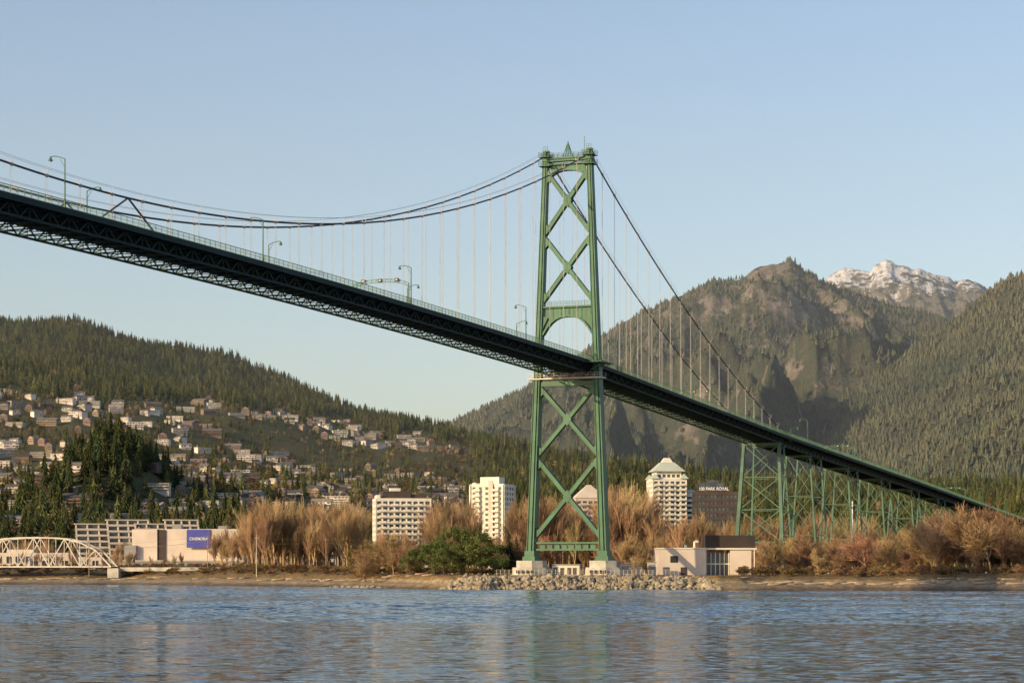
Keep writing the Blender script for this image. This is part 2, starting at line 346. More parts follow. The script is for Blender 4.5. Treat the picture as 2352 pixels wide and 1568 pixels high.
def leafy(name,seed,mats,nclump=55,per=110,sz=.018,flat=1.):
    rd=np.random.RandomState(seed); mb=MB(); mb.cyl((0,0,-.03),(0,0,.6),.025,.012,6,1)
    cs=[]
    while len(cs)<nclump:
        p=rd.uniform(-1,1,3); 
        if .25<np.linalg.norm(p)<1: cs.append((p[0]*.42*(1-.35*max(0,p[2])),p[1]*.42*(1-.35*max(0,p[2])),.54+p[2]*.42*flat))
    for c in cs:
        mb.cyl((0,0,min(c[2]*.6,.5)),c,.007,.003,3,1,False)
        r=rd.uniform(.07,.14)
        for _ in range(per):
            q=rd.normal(0,1,3); q=q/np.linalg.norm(q)*r*rd.uniform(.5,1.05); q[2]*=.65; p=np.array(c)+q
            a=rd.normal(0,1,3); a/=np.linalg.norm(a); b=np.cross(a,rd.normal(0,1,3)); b/=np.linalg.norm(b)+1e-6
            s=sz*rd.uniform(.6,1.3); mb.add([p-a*s,p+b*s*.6,p+a*s,p-b*s*.6],[(0,1,2,3)])
    return mb.build(name,mats,link=False)
pine_a=leafy('pine_tree',1,[M_leaf,M_bark]); pine_b=leafy('pine_tree',2,[M_leaf,M_bark],45,120); ylw=leafy('yellowing_tree',3,[M_leafy,M_bark],45,80,.016)
shr=leafy('shrub',4,[M_shrub,M_bark],26,60,.035,.7); shr2=bare('shrub',31,1.1,3,5,[M_shrub],.006,.014,.1,.3)
C_shr=proto_coll('shrub_kinds',[shr,shr2])
C_brd=proto_coll('broadleaf_kinds',[leafy('broadleaf_tree',41,[M_olive,M_bark],24,22,.05),leafy('broadleaf_tree',42,[M_olive,M_bark],20,22,.05),leafy('broadleaf_tree',43,[M_twig,M_bark],22,16,.035),bare('bare_tree',44,.6,3,5,[M_twig],.006,.014)])
M_hw=mat('house_white',(.58,.52,.44),.8,0,.2,.03,obj_random=.42); M_hb=mat('house_brown',(.26,.19,.135),.8,0,.2,.05,obj_random=.45); M_roof=mat('house_roof',(.15,.13,.115),.9,0,.3,.03,obj_random=.6)
def house(name,w,d,h,roof,wall,st):
    mb=MB(); mb.box(-w/2,w/2,-d/2,d/2,-6,h,0)
    fl=h/st
    for i in range(st):
        z=i*fl; n=int(w/3.2)
        for j in range(n):
            if (j*7+i*3)%5==4: continue
            x=-w/2+(j+.5)*w/n; mb.box(x-1.2,x+1.2,-d/2-.08,-d/2-.02,z+.8,z+fl-.5,1)
        mb.box(-w/2-.6 ,w/2+.6,-d/2-1.8,-d/2-.09,z-.25,z-.02,0)
        mb.box(-w/2-.6 ,w/2+.6,-d/2-1.8,-d/2-1.7,z+.0,z+.75,0)
    if roof=='flat': mb.box(-w/2-.8,w/2+.8,-d/2-1.2,d/2+.8,h+.01,h+.5,0); mb.box(-w/2-.6,w/2+.6,-d/2-1.,d/2+.6,h+.51,h+.6,2)
    elif roof=='gable':
        e=.8; z=h; r=h+d*.28
        mb.add([(-w/2-e,-d/2-e,z),(w/2+e,-d/2-e,z),(w/2+e,d/2+e,z),(-w/2-e,d/2+e,z),(-w/2-e,0,r),(w/2+e,0,r)],[(0,1,5,4),(2,3,4,5),(0,4,3),(1,2,5),(0,3,2,1)],2)
    else:
        e=.8; z=h; r=h+w*.33
        mb.add([(-w/2-e,-d/2-e,z),(w/2+e,-d/2-e,z),(w/2+e,d/2+e,z),(-w/2-e,d/2+e,z),(0,-d/2-e,r),(0,d/2+e,r)],[(0,4,5,3),(1,2,5,4),(2,3,5),(0,3,2,1)],2)
        mb.add([(-w/2-e+.3,-d/2-e+.2,z),(w/2+e-.3,-d/2-e+.2,z),(0,-d/2-e+.2-.3,r-.2)],[(0,1,2)],0)
    return mb.build(name,[wall,M_glass,M_roof],link=False)
C_house=proto_coll('hillside_house_kinds',[house('house',20,10,4.6,'flat',M_hw,2),house('house',16,10,4.8,'gable',M_hw,2),house('house',24,11,4.4,'gable',M_hb,2),house('house',28,10,4.2,'flat',M_hw,2),house('house',10,12,5.2,'front',M_hb,2),house('house',15,10,3.2,'gable',M_hw,1)])
# ------------------------------------------------------------------ scatter forests
def cand(n,p0,p1,y0,y1):
    px=np.random.uniform(p0,p1,n); Y=np.sqrt(np.random.uniform(y0*y0,y1*y1,n)); return px,Y
px,Y=cand(9000,-150,1060,1180,3500); t=hill_t(px,Y); yi=1315-F*t
X=wx(px,Y)
top=np.interp(px,[-150,0,500,800,1060],[916,916,936,976,1030])+14*vnoise(px/60.,px*0,4)
nz=fbm(X/130.,Y/200.,3,6)
pr=np.where((yi>top)&(yi<1215),.30,0)*np.clip(.85+nz*2.2,0,1.9)*np.interp(px,[-150,600,1050],[1,1,.7])
pr*=np.where((np.abs(px-255)<75)&(Y>1500)&(Y<1850),0,1)
k=np.random.rand(len(px))<pr; hx=px[k];hY=Y[k]; hX=wx(hx,hY)
keep=[]
for i in range(len(hx)):
    if all((hX[i]-hX[j])**2+((hY[i]-hY[j])*.8)**2>21**2 for j in keep): keep.append(i)
hx=hx[keep];hY=hY[keep];hX=hX[keep]; hz=ground_z(hx,hY)+1.6
s=np.random.uniform(.55,.95,(len(hx),1))*np.ones((1,3))
scatter('hillside_houses',np.stack([hX,hY,hz],1),s,np.random.normal(0,.4,len(hx)),C_house,6)
px,Y=cand(42000,-220,2560,1160,4350); t=hill_t(px,Y); yi=1315-F*t; X=wx(px,Y)
top=np.interp(px,[-150,0,500,800,1060],[905,905,925,965,1020])+14*vnoise(px/60.,px*0,4)
belt=(yi>top)&(px<1090); nz=fbm(X/90.,Y/140.,3,2)
p=np.where(belt,np.where(yi<1090,.62,.68)+nz*.5,1.)
k=np.random.rand(len(px))<p; px=px[k];Y=Y[k];X=X[k];yi=yi[k];belt=belt[k]
bad=np.zeros(len(px),bool)
for i in range(len(hx)):
    r=8+(i%5)*1.2; bad|=(np.abs(X-hX[i]-(Y-hY[i])*hX[i]/hY[i])<r)&(Y>hY[i]-(30+(i%7)*6))&(Y<hY[i]+8)
k=~bad|(np.random.rand(len(px))<.12); px=px[k];Y=Y[k];X=X[k];yi=yi[k];belt=belt[k]
h=np.where(belt,np.where(yi<1090,np.random.uniform(5,13,len(px)),np.random.uniform(7,20,len(px))),np.random.uniform(10,21,len(px)))
wd=np.random.uniform(.85,1.5,len(px))
brd=np.random.rand(len(px))<np.where(belt,.45,np.where((px>1000)&(Y<1900),.28,np.where(Y<2600,.12,.03)))
G=ground_z(px,Y)-.4; Sx=np.stack([h*wd,h*wd,h],1); hb=h*.62; Sb=np.stack([hb*wd,hb*wd,hb],1); Pp=np.stack([X,Y,G],1)
scatter('conifer_forest',Pp[~brd],Sx[~brd],np.random.uniform(0,6.28,(~brd).sum()),C_con,4)
scatter('broadleaf_woodland',Pp[brd],Sb[brd],np.random.uniform(0,6.28,brd.sum()),C_brd,4)
print('houses',len(hx),'trees',len(px))
n=190; a=np.random.normal(0,1,(n,2)); X=wx(258,1700)+a[:,0]*24; Y=1690+a[:,1]*70
xa=np.random.uniform(-60,560,130); ya=np.random.uniform(1200,1560,130); X=np.concatenate([X,wx(xa,ya)]); Y=np.concatenate([Y,ya])
h=np.random.uniform(11,25,len(X)); scatter('dark_conifer_grove',np.stack([X,Y,ground_z(bearing(X,Y),Y)-.4],1),np.stack([h,h,h],1)*np.random.uniform(.85,1.2,(len(X),1)),np.random.uniform(0,6.28,len(X)),C_cond,3)
P=[];S=[]
for zf,n,a,b,y0,y1,hh in((m1,40000,960,2250,3500,7250,14),(m2,9000,1800,2500,8300,9700,12),(m3,24000,1600,2560,2700,5400,14)):
    px,Y=cand(n,a,b,y0,y1); z=zf(px,Y); X=wx(px,Y)
    e=8.; sx=(zf(bearing(X+e,Y),Y)-z)/e; sy=(zf(bearing(X,Y+e),Y+e)-z)/e; sl=np.hypot(sx,sy)
    k=(sl<np.random.normal(1.3,.25,n)); 
    if zf is m2: k&=(z<np.random.normal(1120,60,n))
    if zf is m1: k&=~((z>700)&(fbm(X/70.,Y/140.,3,5)>np.interp(px,[1500,1720,1800,1870,1950],[.38,.25,.06,.15,.4]))); k&=(z<np.random.normal(1010,80,n))|(px<1640)
    h=hh*np.random.uniform(.5,1.35,k.sum()); P.append(np.stack([X[k],Y[k],z[k]-1],1)); S.append(np.stack([h*1.45,h*1.45,h],1))
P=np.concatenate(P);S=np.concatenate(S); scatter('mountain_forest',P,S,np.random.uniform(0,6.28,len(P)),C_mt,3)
P=[];S=[]
for a,b,y0,y1,n,h0,h1 in((488,560,900,990,12,14,20),(555,830,880,1010,135,19,31),(830,985,820,1000,50,12,18),(985,1085,900,1050,56,24,34),(1085,1180,900,1000,26,13,19),(1178,1325,900,1080,76,23,35),(1325,1400,900,1000,26,15,24),(1385,1492,900,1060,76,27,39),(1492,1700,850,1100,80,14,26),(1700,2000,900,1100,60,18,27),(2000,2560,900,1150,110,14,24),(0,560,1030,1120,70,9,16),(-200,420,860,960,40,5,8)):
    px=np.random.uniform(a,b,n);Y=np.random.uniform(y0,y1,n); h=np.random.uniform(h0,h1,n); P.append(np.stack([wx(px,Y),Y,ground_z(px,Y)-.2],1)); S.append(np.stack([h,h,h],1))
P=np.concatenate(P);S=np.concatenate(S); scatter('bare_tree_grove',P,S,np.random.uniform(0,6.28,len(P)),C_bare,3)
P=[];S=[]
for a,b,y0,y1,n,h0,h1 in((1735,2100,600,760,90,6,14),(2100,2600,590,760,120,9,19),(2170,2330,620,700,26,15,21),(1440,1520,660,760,12,5,9),(830,960,640,700,18,6,11),(1120,1240,640,760,20,8,14),(1400,1500,680,800,20,8,14)):
    px=np.random.uniform(a,b,n);Y=np.random.uniform(y0,y1,n); h=np.random.uniform(h0,h1,n); P.append(np.stack([wx(px,Y),Y,ground_z(px,Y)-.2],1)); S.append(np.stack([h*1.1,h*1.1,h],1))
P=np.concatenate(P);S=np.concatenate(S); scatter('riverside_thicket',P,S,np.random.uniform(0,6.28,len(P)),C_red,3)
px=np.concatenate([np.random.uniform(-200,1010,700),np.random.uniform(1700,2600,520),np.random.uniform(300,1130,200)]); d=np.concatenate([np.random.uniform(46,120,700),np.random.uniform(34,110,520),np.random.uniform(60,200,200)])
Y=shore(px)+d; h=np.random.uniform(.8,3.,len(px)); scatter('shoreline_shrubs',np.stack([wx(px,Y),Y,ground_z(px,Y)-.1],1),np.stack([h*1.6,h*1.6,h],1),np.random.uniform(0,6.28,len(px)),C_shr,2)
def place(name,me,px,Y,h,w=1.):
    o=bpy.data.objects.new(name,me); X=wx(px,Y); o.location=(X,Y,gz(X,Y)-.15); o.scale=(h*w,h*w,h); o.rotation_euler[2]=random.uniform(0,6.28); col.objects.link(o)
for i,(px,Y,h,w) in enumerate([(1042,640,14.5,.95),(1075,655,13,.9),(1108,635,13,.95),(998,630,11,.95),(970,650,9,1.),(1132,650,10.5,1.),(945,640,7.5,1.1),(1060,622,9,1.1),(1020,618,8,1.1),(1147,628,6,1.2)]):
    place('pine_tree',(pine_a if i%2 else pine_b).data,px,Y,h,w)
for px,Y,h,w in((812,700,10,.8),(845,690,12,.7),(872,700,10,.8),(897,680,12,.7),(830,680,7,1.),(905,660,7,1.)): place('yellowing_tree',ylw.data,px,Y,h,w)
for px,Y,h in((1170,650,12.5),(1186,660,11.5),(1202,670,9.5),(1160,670,9.5)): place('conifer_tree',C_cond.objects[1].data,px,Y,h,1.3)
# ------------------------------------------------------------------ rocks, driftwood
bm=bmesh.new(); bmesh.ops.create_icosphere(bm,subdivisions=1,radius=1); IV=np.array([v.co[:] for v in bm.verts]); IF=[[v.index for v in f.verts] for f in bm.faces]; bm.free()
mb=MB()
def rock(X,Y,z,r):
    v=IV*np.random.uniform(.68,1.2,(len(IV),1))*np.random.uniform(.7,1.25,(1,3))*r
    a=np.random.uniform(0,6.28); c,s_=math.cos(a),math.sin(a); v=v@np.array([[c,-s_,0],[s_,c,0],[0,0,1]]); mb.add(v+np.array([X,Y,z]),IF)
for _ in range(1500):
    px=random.uniform(1012,1655); e=min(1,(px-1005)/60,(1668-px)/60); d=random.uniform(-1.5,10); Y=float(shore(np.array([px]))[0])+d
    rock(wx(px,Y),Y,max(-.2,min(2.7,(d+1)*.32))*max(.35,e)+random.uniform(-.25,.15),random.choice([.35,.5,.6,.75,.95])*random.uniform(.8,1.1))
for _ in range(90):
    px=random.gauss(815,28); d=random.uniform(-5,2); Y=float(shore(np.array([px]))[0])+d-8; rock(wx(px,Y),Y,.05,random.uniform(.2,.6))
mb.build('riprap_rocks',[M_rock])
mb=MB()
for _ in range(120):
    px=random.choice([random.uniform(-100,1000),random.uniform(1680,2500)]); d=random.uniform(18,42)*(1 if px<1000 else .7); Y=float(shore(np.array([px]))[0])+d; X=wx(px,Y); a=random.gauss(0,.4); l=random.uniform(1.2,4.5); z=gz(X,Y)+.12
    mb.cyl((X-l*math.cos(a),Y-l*math.sin(a),z),(X+l*math.cos(a),Y+l*math.sin(a),z+random.uniform(-.05,.35)),random.uniform(.12,.28),random.uniform(.08,.18),7)
mb.build('driftwood_logs',[M_wood],smooth=True)
# ------------------------------------------------------------------ BRIDGE
ST=.371; CT=math.sqrt(1-ST*ST); UP=(ST,CT,0)
def B(s,o,z): return Vector((14.2+ST*s+CT*o,586+CT*s-ST*o,z))
def dz(s): return 60.4-3.2*((s+236)/236)**2 if s<=0 else float(np.interp(s,[0,186,390,661,1000],[57.2,48.9,41.5,31,20]))
def cz(s):
    if s<=0: return 65.0+45.0*((s+236.5)/236.5)**2
    q=s/186; return 110+(50.3-110)*q-4*5.3*q*(1-q)
bridge=empty('suspension_bridge')
T=MB()
def oc(z): return float(np.interp(z,[7,110],[9.9,5.85]))
def lw(z): return float(np.interp(z,[7,110],[1.95,1.25]))
def ld(z): return float(np.interp(z,[7,110],[3.3,2.0]))
def q8(s0,s1,o0,o1,z0,z1,m=0): T.hexa([B(s0,o0,z0),B(s0,o1,z0),B(s1,o1,z0),B(s1,o0,z0),B(s0,o0,z1),B(s0,o1,z1),B(s1,o1,z1),B(s1,o0,z1)],m)
def legseg(sd,z0,z1,kw=1,kd=1,do=0):
    c=[]
    for z in(z0,z1):
        w=lw(z)*kw/2;d=ld(z)*kd/2;o=oc(z)*sd+do*lw(z)
        c+=[B(-d,o-w,z),B(-d,o+w,z),B(d,o+w,z),B(d,o-w,z)]
    T.hexa(c)
for sd in(-1,1):
    legseg(sd,7.1,108.5,.96,.78); legseg(sd,7.1,108.3,.34,1.)
    legseg(sd,7.1,108.4,.10,.92,-.46); legseg(sd,7.1,108.4,.10,.92,.46)
    for z in np.arange(12,108,4.3): legseg(sd,z,z+.18,1.06,.84)
    legseg(sd,7.1,8.2,1.7,1.35); legseg(sd,8.21,9.6,1.35,1.15)
def xbr(z1,z0,w=.86):
    a=oc(z1)-lw(z1)/2; b=oc(z0)-lw(z0)/2; za=z1-.6; zb=z0+.6
    for sg in(-1,1):
        for ss in(-.62,.62):
            T.beam(B(ss,-a*sg,za),B(ss,b*sg,zb),w,.14,0,up=UP)
        p0=B(0,-a*sg,za);p1=B(0,b*sg,zb); d=(p1-p0).normalized(); nrm=d.cross(Vector(UP)).normalized()
        for e in(-1,1): T.beam(p0+nrm*(e*w*.5+sg*0),p1+nrm*(e*w*.5),.12,1.5,0,up=UP)
    f=a/(a+b); zc=za-(za-zb)*f
    for ss in(-.78,.78):
        pts=[B(ss,0,zc+1.7),B(ss,1.2,zc),B(ss,0,zc-1.7),B(ss,-1.2,zc)]; pt2=[p+Vector(UP)*.1 for p in pts]; T.hexa(pts+pt2)
    for z,o,dr_ in((z1,a,-1),(z0,b,1)):
        for sg in(-1,1):
            for ss in(-.79,.79):
                pts=[B(ss,sg*(o+.15),z+dr_*-.2),B(ss,sg*(o-.8),z+dr_*.9),B(ss,sg*(o-1.15),z+dr_*1.9),B(ss,sg*(o+.1),z+dr_*3.2)]; T.hexa(pts+[p+Vector(UP)*.1 for p in pts])
xbr(106.0,89.6);xbr(89.4,72.4);xbr(51.6,33.4);xbr(33.2,12.6,.95)
def portal(zt,zb,arch,n):
    o=oc(zt)-lw(zt)/2+.1
    T.beam(B(0,-o,zt),B(0,o,zt),1.7,.45); pr=None
    for i in range(n+1):
        f=-1+2*i/n; z=zb-arch*abs(f)**2.6; p=B(0,f*o,z)
        if pr is not None: T.beam(pr,p,1.7,.45)
        if 0<i<n: T.beam(B(0,f*o*.985,zt-.2),B(0,f*o*.985,z+.2),.5,1.4,0,up=(CT,-ST,0))
        pr=p
portal(107.6,106.1,2.2,8); portal(109.1,108.5,0.1,10)
portal(71.4,69.0,4.6,12)
portal(11.6,9.9,.0,9)
for sd in(-1,1):
    for ss in(-.7,.7):
        o=oc(66)-lw(66)/2+.1; pts=[B(ss,sd*o,69.3),B(ss,sd*(o-1.7),68.7),B(ss,sd*(o-.55),66.6),B(ss,sd*o,63.4)]; T.hexa(pts+[p+Vector(UP)*.1 for p in pts])
def rail(mb,pts,h=1.1,r=.04,m=0,step=1):
    for a,b in zip(pts[:-1],pts[1:]):
        for hh in(h,h*.5): mb.beam(a+Vector((0,0,hh)),b+Vector((0,0,hh)),r*1.6,r*1.6,m)
    for p in pts[::step]: mb.beam(p,p+Vector((0,0,h)),r*1.6,r*1.6,m)
for ss in(-.9,.9): rail(T,[B(ss,o,71.65) for o in np.linspace(-6.4,6.4,9)]); rail(T,[B(ss,o,109.3) for o in np.linspace(-5,5,8)])
for sd in(-1,1):
    o=oc(110)*sd
    q8(-1.1,1.1,o-.9,o+.9,108.4,110.2); q8(-.8,.8,o-.65,o+.65,110.2,111.2); q8(-1.6,1.6,o-.35,o+.35,109.2,110.9)
    for z in(107.2,109.5):
        q8(-1.9,1.9,o-1.5,o+1.5,z-.12,z)
        for ss in(-1.85,1.85): rail(T,[B(ss,o+x,z) for x in(-1.45,-.5,.5,1.45)])
        for xx in(-1.45,1.45): rail(T,[B(s_,o+xx,z) for s_ in(-1.85,0,1.85)])
    rail(T,[B(-.8,o+x,111.2) for x in(-.65,0,.65)],1.0)
for a,b in((-1.,-1.),(1.,-1.),(1.,1.),(-1.,1.)): T.beam(B(a*.8,b*1.1,109.2),B(a*.1,b*.15,112.6),.16,.16)
T.beam(B(0,0,109.2),B(0,0,113.2),.3,.3); T.beam(B(0,-.6,111),B(0,.6,111),.2,.2)
T.beam(B(0,4.4,109),B(0,4.4,114.3),.12,.12)
for o in np.linspace(-4.2,4.2,7): 
    if abs(o)>1: T.beam(B(0,o,109.2),B(0,o,110.2),.18,.18)
T.beam(B(0,-10.5,53.2),B(0,9.6,53.2),3.4,.35,1); 
for ss in(-1.7,1.7): rail(T,[B(ss,o,53.4) for o in np.linspace(-10.5,9.6,12)],1.1,.05,1)
T.beam(B(0,-8.5,51.9),B(0,8.5,51.9),1.6,1.2)
q8(-4.5,4.5,6.9,10.6,dz(0)-.4,dz(0)-.05); rail(T,[B(s_,10.5,dz(0)) for s_ in np.linspace(-4.5,4.5,6)],1.4); 
for s_ in(-3,0,3): T.beam(B(s_,7,dz(0)-2.4),B(s_,10.3,dz(0)-.4),.2,.2)
T.build('north_tower',[M_green,M_steelw],bridge)
Pr=MB()
for sd in(-1,1):
    for r,z0,z1 in((5.4,-1,3.6),(4.9,3.6,5.4),(3.9,5.4,7.1)):
        c=B(0,sd*9.9,0); n=8; vs=[]
        for z in(z0,z1):
            for i in range(n):
                a=math.pi/8+i*math.pi/4; vs.append(c+Vector((CT,-ST,0))*(r*math.cos(a))+Vector((ST,CT,0))*(r*math.sin(a))+Vector((0,0,z)))
        Pr.add(vs,[(i,(i+1)%n,n+(i+1)%n,n+i) for i in range(n)]+[tuple(range(n,2*n))])
    for i in(-2,-.7,.7,2): Pr.box(B(-4.95,sd*9.9+i,0).x-.3,B(-4.95,sd*9.9+i,0).x+.3,B(-4.95,sd*9.9+i,0).y-.2,B(-4.95,sd*9.9+i,0).y+.6,3.9,4.7,1)
Pr.build('tower_piers',[M_conc,M_dark],bridge)
D=MB(); R=MB(); step=5.5; S0=-385; TD=2.7
ss=np.arange(S0,1000,step); HW=6.7
for a in ss:
    b=a+step; za,zb=dz(a),dz(b)
    def hx_(o0,o1,t0,t1,m): D.hexa([B(a,o0,za-t1),B(a,o1,za-t1),B(b,o1,zb-t1),B(b,o0,zb-t1),B(a,o0,za-t0),B(a,o1,za-t0),B(b,o1,zb-t0),B(b,o0,zb-t0)],m)
    hx_(-5.2,5.2,0.02,.3,1); hx_(-HW,-5.21,-.15,.3,0); hx_(5.21,HW,-.15,.3,0)
    for sg in(-1,1):
        hx_(*sorted((sg*(HW+.01),sg*(HW+.14))),-.16,.75,0)
    if b<=190:
        for sg in(-1,1):
            o=5.7*sg; mm=2 if sg<0 else 0  # west truss in full green as the sunlit side, east in the shade colour
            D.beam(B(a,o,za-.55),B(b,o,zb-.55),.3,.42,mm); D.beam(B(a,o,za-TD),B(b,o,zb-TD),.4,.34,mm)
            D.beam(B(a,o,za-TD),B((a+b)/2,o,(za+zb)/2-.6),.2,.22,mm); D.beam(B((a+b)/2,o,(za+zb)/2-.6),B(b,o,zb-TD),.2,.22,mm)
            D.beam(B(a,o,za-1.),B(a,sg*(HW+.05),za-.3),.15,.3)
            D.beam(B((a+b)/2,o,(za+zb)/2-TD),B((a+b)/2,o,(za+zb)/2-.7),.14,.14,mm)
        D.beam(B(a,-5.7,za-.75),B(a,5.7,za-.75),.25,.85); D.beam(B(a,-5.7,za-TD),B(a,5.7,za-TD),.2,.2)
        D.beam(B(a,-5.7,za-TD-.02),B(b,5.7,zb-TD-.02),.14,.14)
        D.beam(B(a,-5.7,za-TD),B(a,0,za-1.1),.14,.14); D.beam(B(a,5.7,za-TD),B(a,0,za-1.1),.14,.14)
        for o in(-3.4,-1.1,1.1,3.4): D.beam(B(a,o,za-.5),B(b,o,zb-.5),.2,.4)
    else:
        for sg in(-1,1):
            hx_(*sorted((sg*4.0,sg*4.25)),.3,2.9,0); hx_(*sorted((sg*3.85,sg*4.4)),2.91,3.0,0)
            D.beam(B(a,4.25*sg,za-2.2),B(a,HW*sg,za-.4),.15,.2)
            D.beam(B(a,4.3*sg,za-2.9),B(a,4.3*sg,za-.4),.12,.1)
        D.beam(B(a,-4,za-.8),B(a,4,za-.8),.25,.8); D.beam(B(a,-4,za-2.8),B(b,4,zb-2.8),.16,.16)
    for sg in(-1,1):
        o=sg*(HW-.05)
        for hh,t in((1.45,.09),(.25,.06),(.85,.04)): R.beam(B(a,o,za+hh),B(b,o,zb+hh),t,t)
        nn=18
        for i in range(nn):
            s_=a+i*step/nn; z=dz(s_); t=.09 if i%6==0 else .032; R.beam(B(s_,o,z+.1),B(s_,o,z+1.42),t,t)
        if b<190: R.beam(B(a,sg*5.25,za+.6),B(b,sg*5.25,zb+.6),.12,.3)
D.build('deck_and_stiffening_truss',[M_greenshade,M_asph,M_green],bridge); R.build('railings',[M_green],bridge)
Ca=MB(); Su=MB(); CO=5.85
def cabline(s0,s1,n,up_,r,mb,m=0):
    for sg in(-1,1):
        pr=None
        for s_ in np.linspace(s0,s1,n):
            p=B(s_,sg*CO,cz(s_)+up_)
            if pr is not None: mb.cyl(pr,p,r,r,8 if r>.1 else 4,m,False)
            pr=p
cabline(-385,0,80,0,.18,Ca); cabline(0,186,40,0,.18,Ca)
for sg in(-1,1):
    for o_ in(-.35,.35):
        pr=None
        for s_ in list(np.linspace(-385,0,80))+list(np.linspace(4.6,186,40)):
            p=B(s_,sg*CO+o_,cz(s_)+1.15)
            if pr is not None: Ca.cyl(pr,p,.025,.025,3,0,False)
            pr=p
pan=9.46
for k in range(-40,20):
    s_=k*pan
    if s_>183 or abs(s_)<3: continue
    c=cz(s_);d=dz(s_)-.1
    for sg in(-1,1):
        o=sg*CO
        if c-d>1.2:
            for e in(-.22,.22): Su.cyl(B(s_+e,o,d),B(s_+e,o,c),.032,.032,4,0,False)
        sl=(cz(s_+.5)-cz(s_-.5)); Su.cyl(B(s_-.4,o,c-sl*.4),B(s_+.4,o,c+sl*.4),.28,.28,8,0)
        for e in(-.35,.35): Su.beam(B(s_,o+e,c),B(s_,o+e,c+1.2),.06,.06)
for sg in(-1,1):
    for e in(-9,9): Ca.beam(B(-222,sg*CO,cz(-222)),B(-222+e,sg*CO,dz(-222+e)),.24,.24)
    Ca.beam(B(186,sg*CO,50.3),B(196,sg*CO,dz(196)-1),.5,.5)
Ca.build('main_cables',[M_cable],bridge); Su.build('suspenders',[M_rope],bridge)
V=MB()
def bent(s_,ot,ob,zt,zb,tiers,w=.55,s_b=None):
    s_b=s_ if s_b is None else s_b
    for sg in(-1,1): V.beam(B(s_,sg*ot,zt),B(s_b,sg*ob,zb),w,w*1.1,0,w1=w*1.35,h1=w*1.5)
    V.beam(B(s_,-ot-.6,zt+.2),B(s_,ot+.6,zt+.2),w*1.1,.9)
    for i in range(tiers):
        f0=i/tiers;f1=(i+1)/tiers; L=lambda f:(s_+(s_b-s_)*f, ot+(ob-ot)*f, zt+(zb-zt)*f)
        a=L(f0);b=L(f1); wb=min(.3,w*.4)
        V.beam(B(a[0],-a[1],a[2]),B(b[0],b[1],b[2]),wb,wb); V.beam(B(a[0],a[1],a[2]),B(b[0],-b[1],b[2]),wb,wb)
        if i<tiers-1: V.beam(B(b[0],-b[1],b[2]),B(b[0],b[1],b[2]),wb,wb)
def gB(s_,o=0): p=B(s_,o,0); return gz(p.x,p.y)
zb=gB(186); bent(181,5.9,8.2,dz(181)-3.4,zb,4,.95,178); bent(190,5.0,7.4,dz(190)-3.2,zb,4,.5,194)
pairs=[(228,243),(283,298),(338,353),(393,408),(448,463),(503,518),(558,573),(613,628),(668,683),(723,738),(780,795)]
for a,b in pairs:
    z0=gB((a+b)/2); zt=dz((a+b)/2)-3.1; t=3
    ob=4.1+(zt-z0)*.075; sp=(zt-z0)*.03
    for s_,sb in((a,a-sp),(b,b+sp)): bent(s_,4.1,ob,zt,z0,t,.5,sb)
    for sg in(-1,1):
        for i in range(t*2):
            f0=i/t/2;f1=(i+1)/t/2
            pa=lambda s_,sb,f:B(s_+(sb-s_)*f,sg*(4.1+(ob-4.1)*f),zt+(z0-zt)*f)
            if i%2==0: V.beam(pa(a,a-sp,f0),pa(b,b+sp,f1),.22,.22)
            else: V.beam(pa(b,b+sp,f0),pa(a,a-sp,f1),.22,.22)
            if i%2==1: V.beam(pa(a,a-sp,f1),pa(b,b+sp,f1),.18,.18)
V.build('approach_viaduct_trestle',[M_trest],bridge)
Ft=MB()
for s_ in [181,190]+[x for p in pairs for x in p]:
    for sg in(-1,1):
        z=gB(s_); o=8.2 if s_<200 else 4.1+(dz(s_)-3-z)*.075
        p=B(s_,sg*o,z); Ft.box(p.x-1.3,p.x+1.3,p.y-1.3,p.y+1.3,z-1,z+.9)
Ft.build('trestle_footings',[M_conc],bridge)
def lamp(s_,sd):
    mb=MB(); o=sd*(HW-.1); z=dz(s_); p=lambda oo,zz:B(s_,o-sd*oo,z+zz)
    mb.cyl(p(0,0),p(0,1.2),.17,.14,8); mb.cyl(p(0,1.2),p(0,7.8),.12,.09,8)
    pr=p(0,7.8)
    for i in range(1,9):
        f=i/8; q=p(2.6*f,7.8+.55*math.sin(math.pi*.62*f)); mb.cyl(pr,q,.08,.07,6); pr=q
    mb.cyl(p(0,6.5),p(.9,7.9),.04,.04,5)
    e=p(2.6,7.8+.55*math.sin(math.pi*.62)); mb.cyl(e,e-Vector((0,0,.2)),.12,.16,8); mb.cyl(e-Vector((0,0,.2)),e-Vector((0,0,.65)),.16,.38,10)
    mb.cyl(e-Vector((0,0,.66)),e-Vector((0,0,.75)),.3,.2,10,1)
    mb.build('street_lamp',[M_green,M_white])
for k in range(-3,11):
    s_=-46+65.3*k
    if s_>-320 and abs(s_)>8: lamp(s_,1)
    s2=s_-38
    if s2>-320 and abs(s2)>8: lamp(s2,-1)
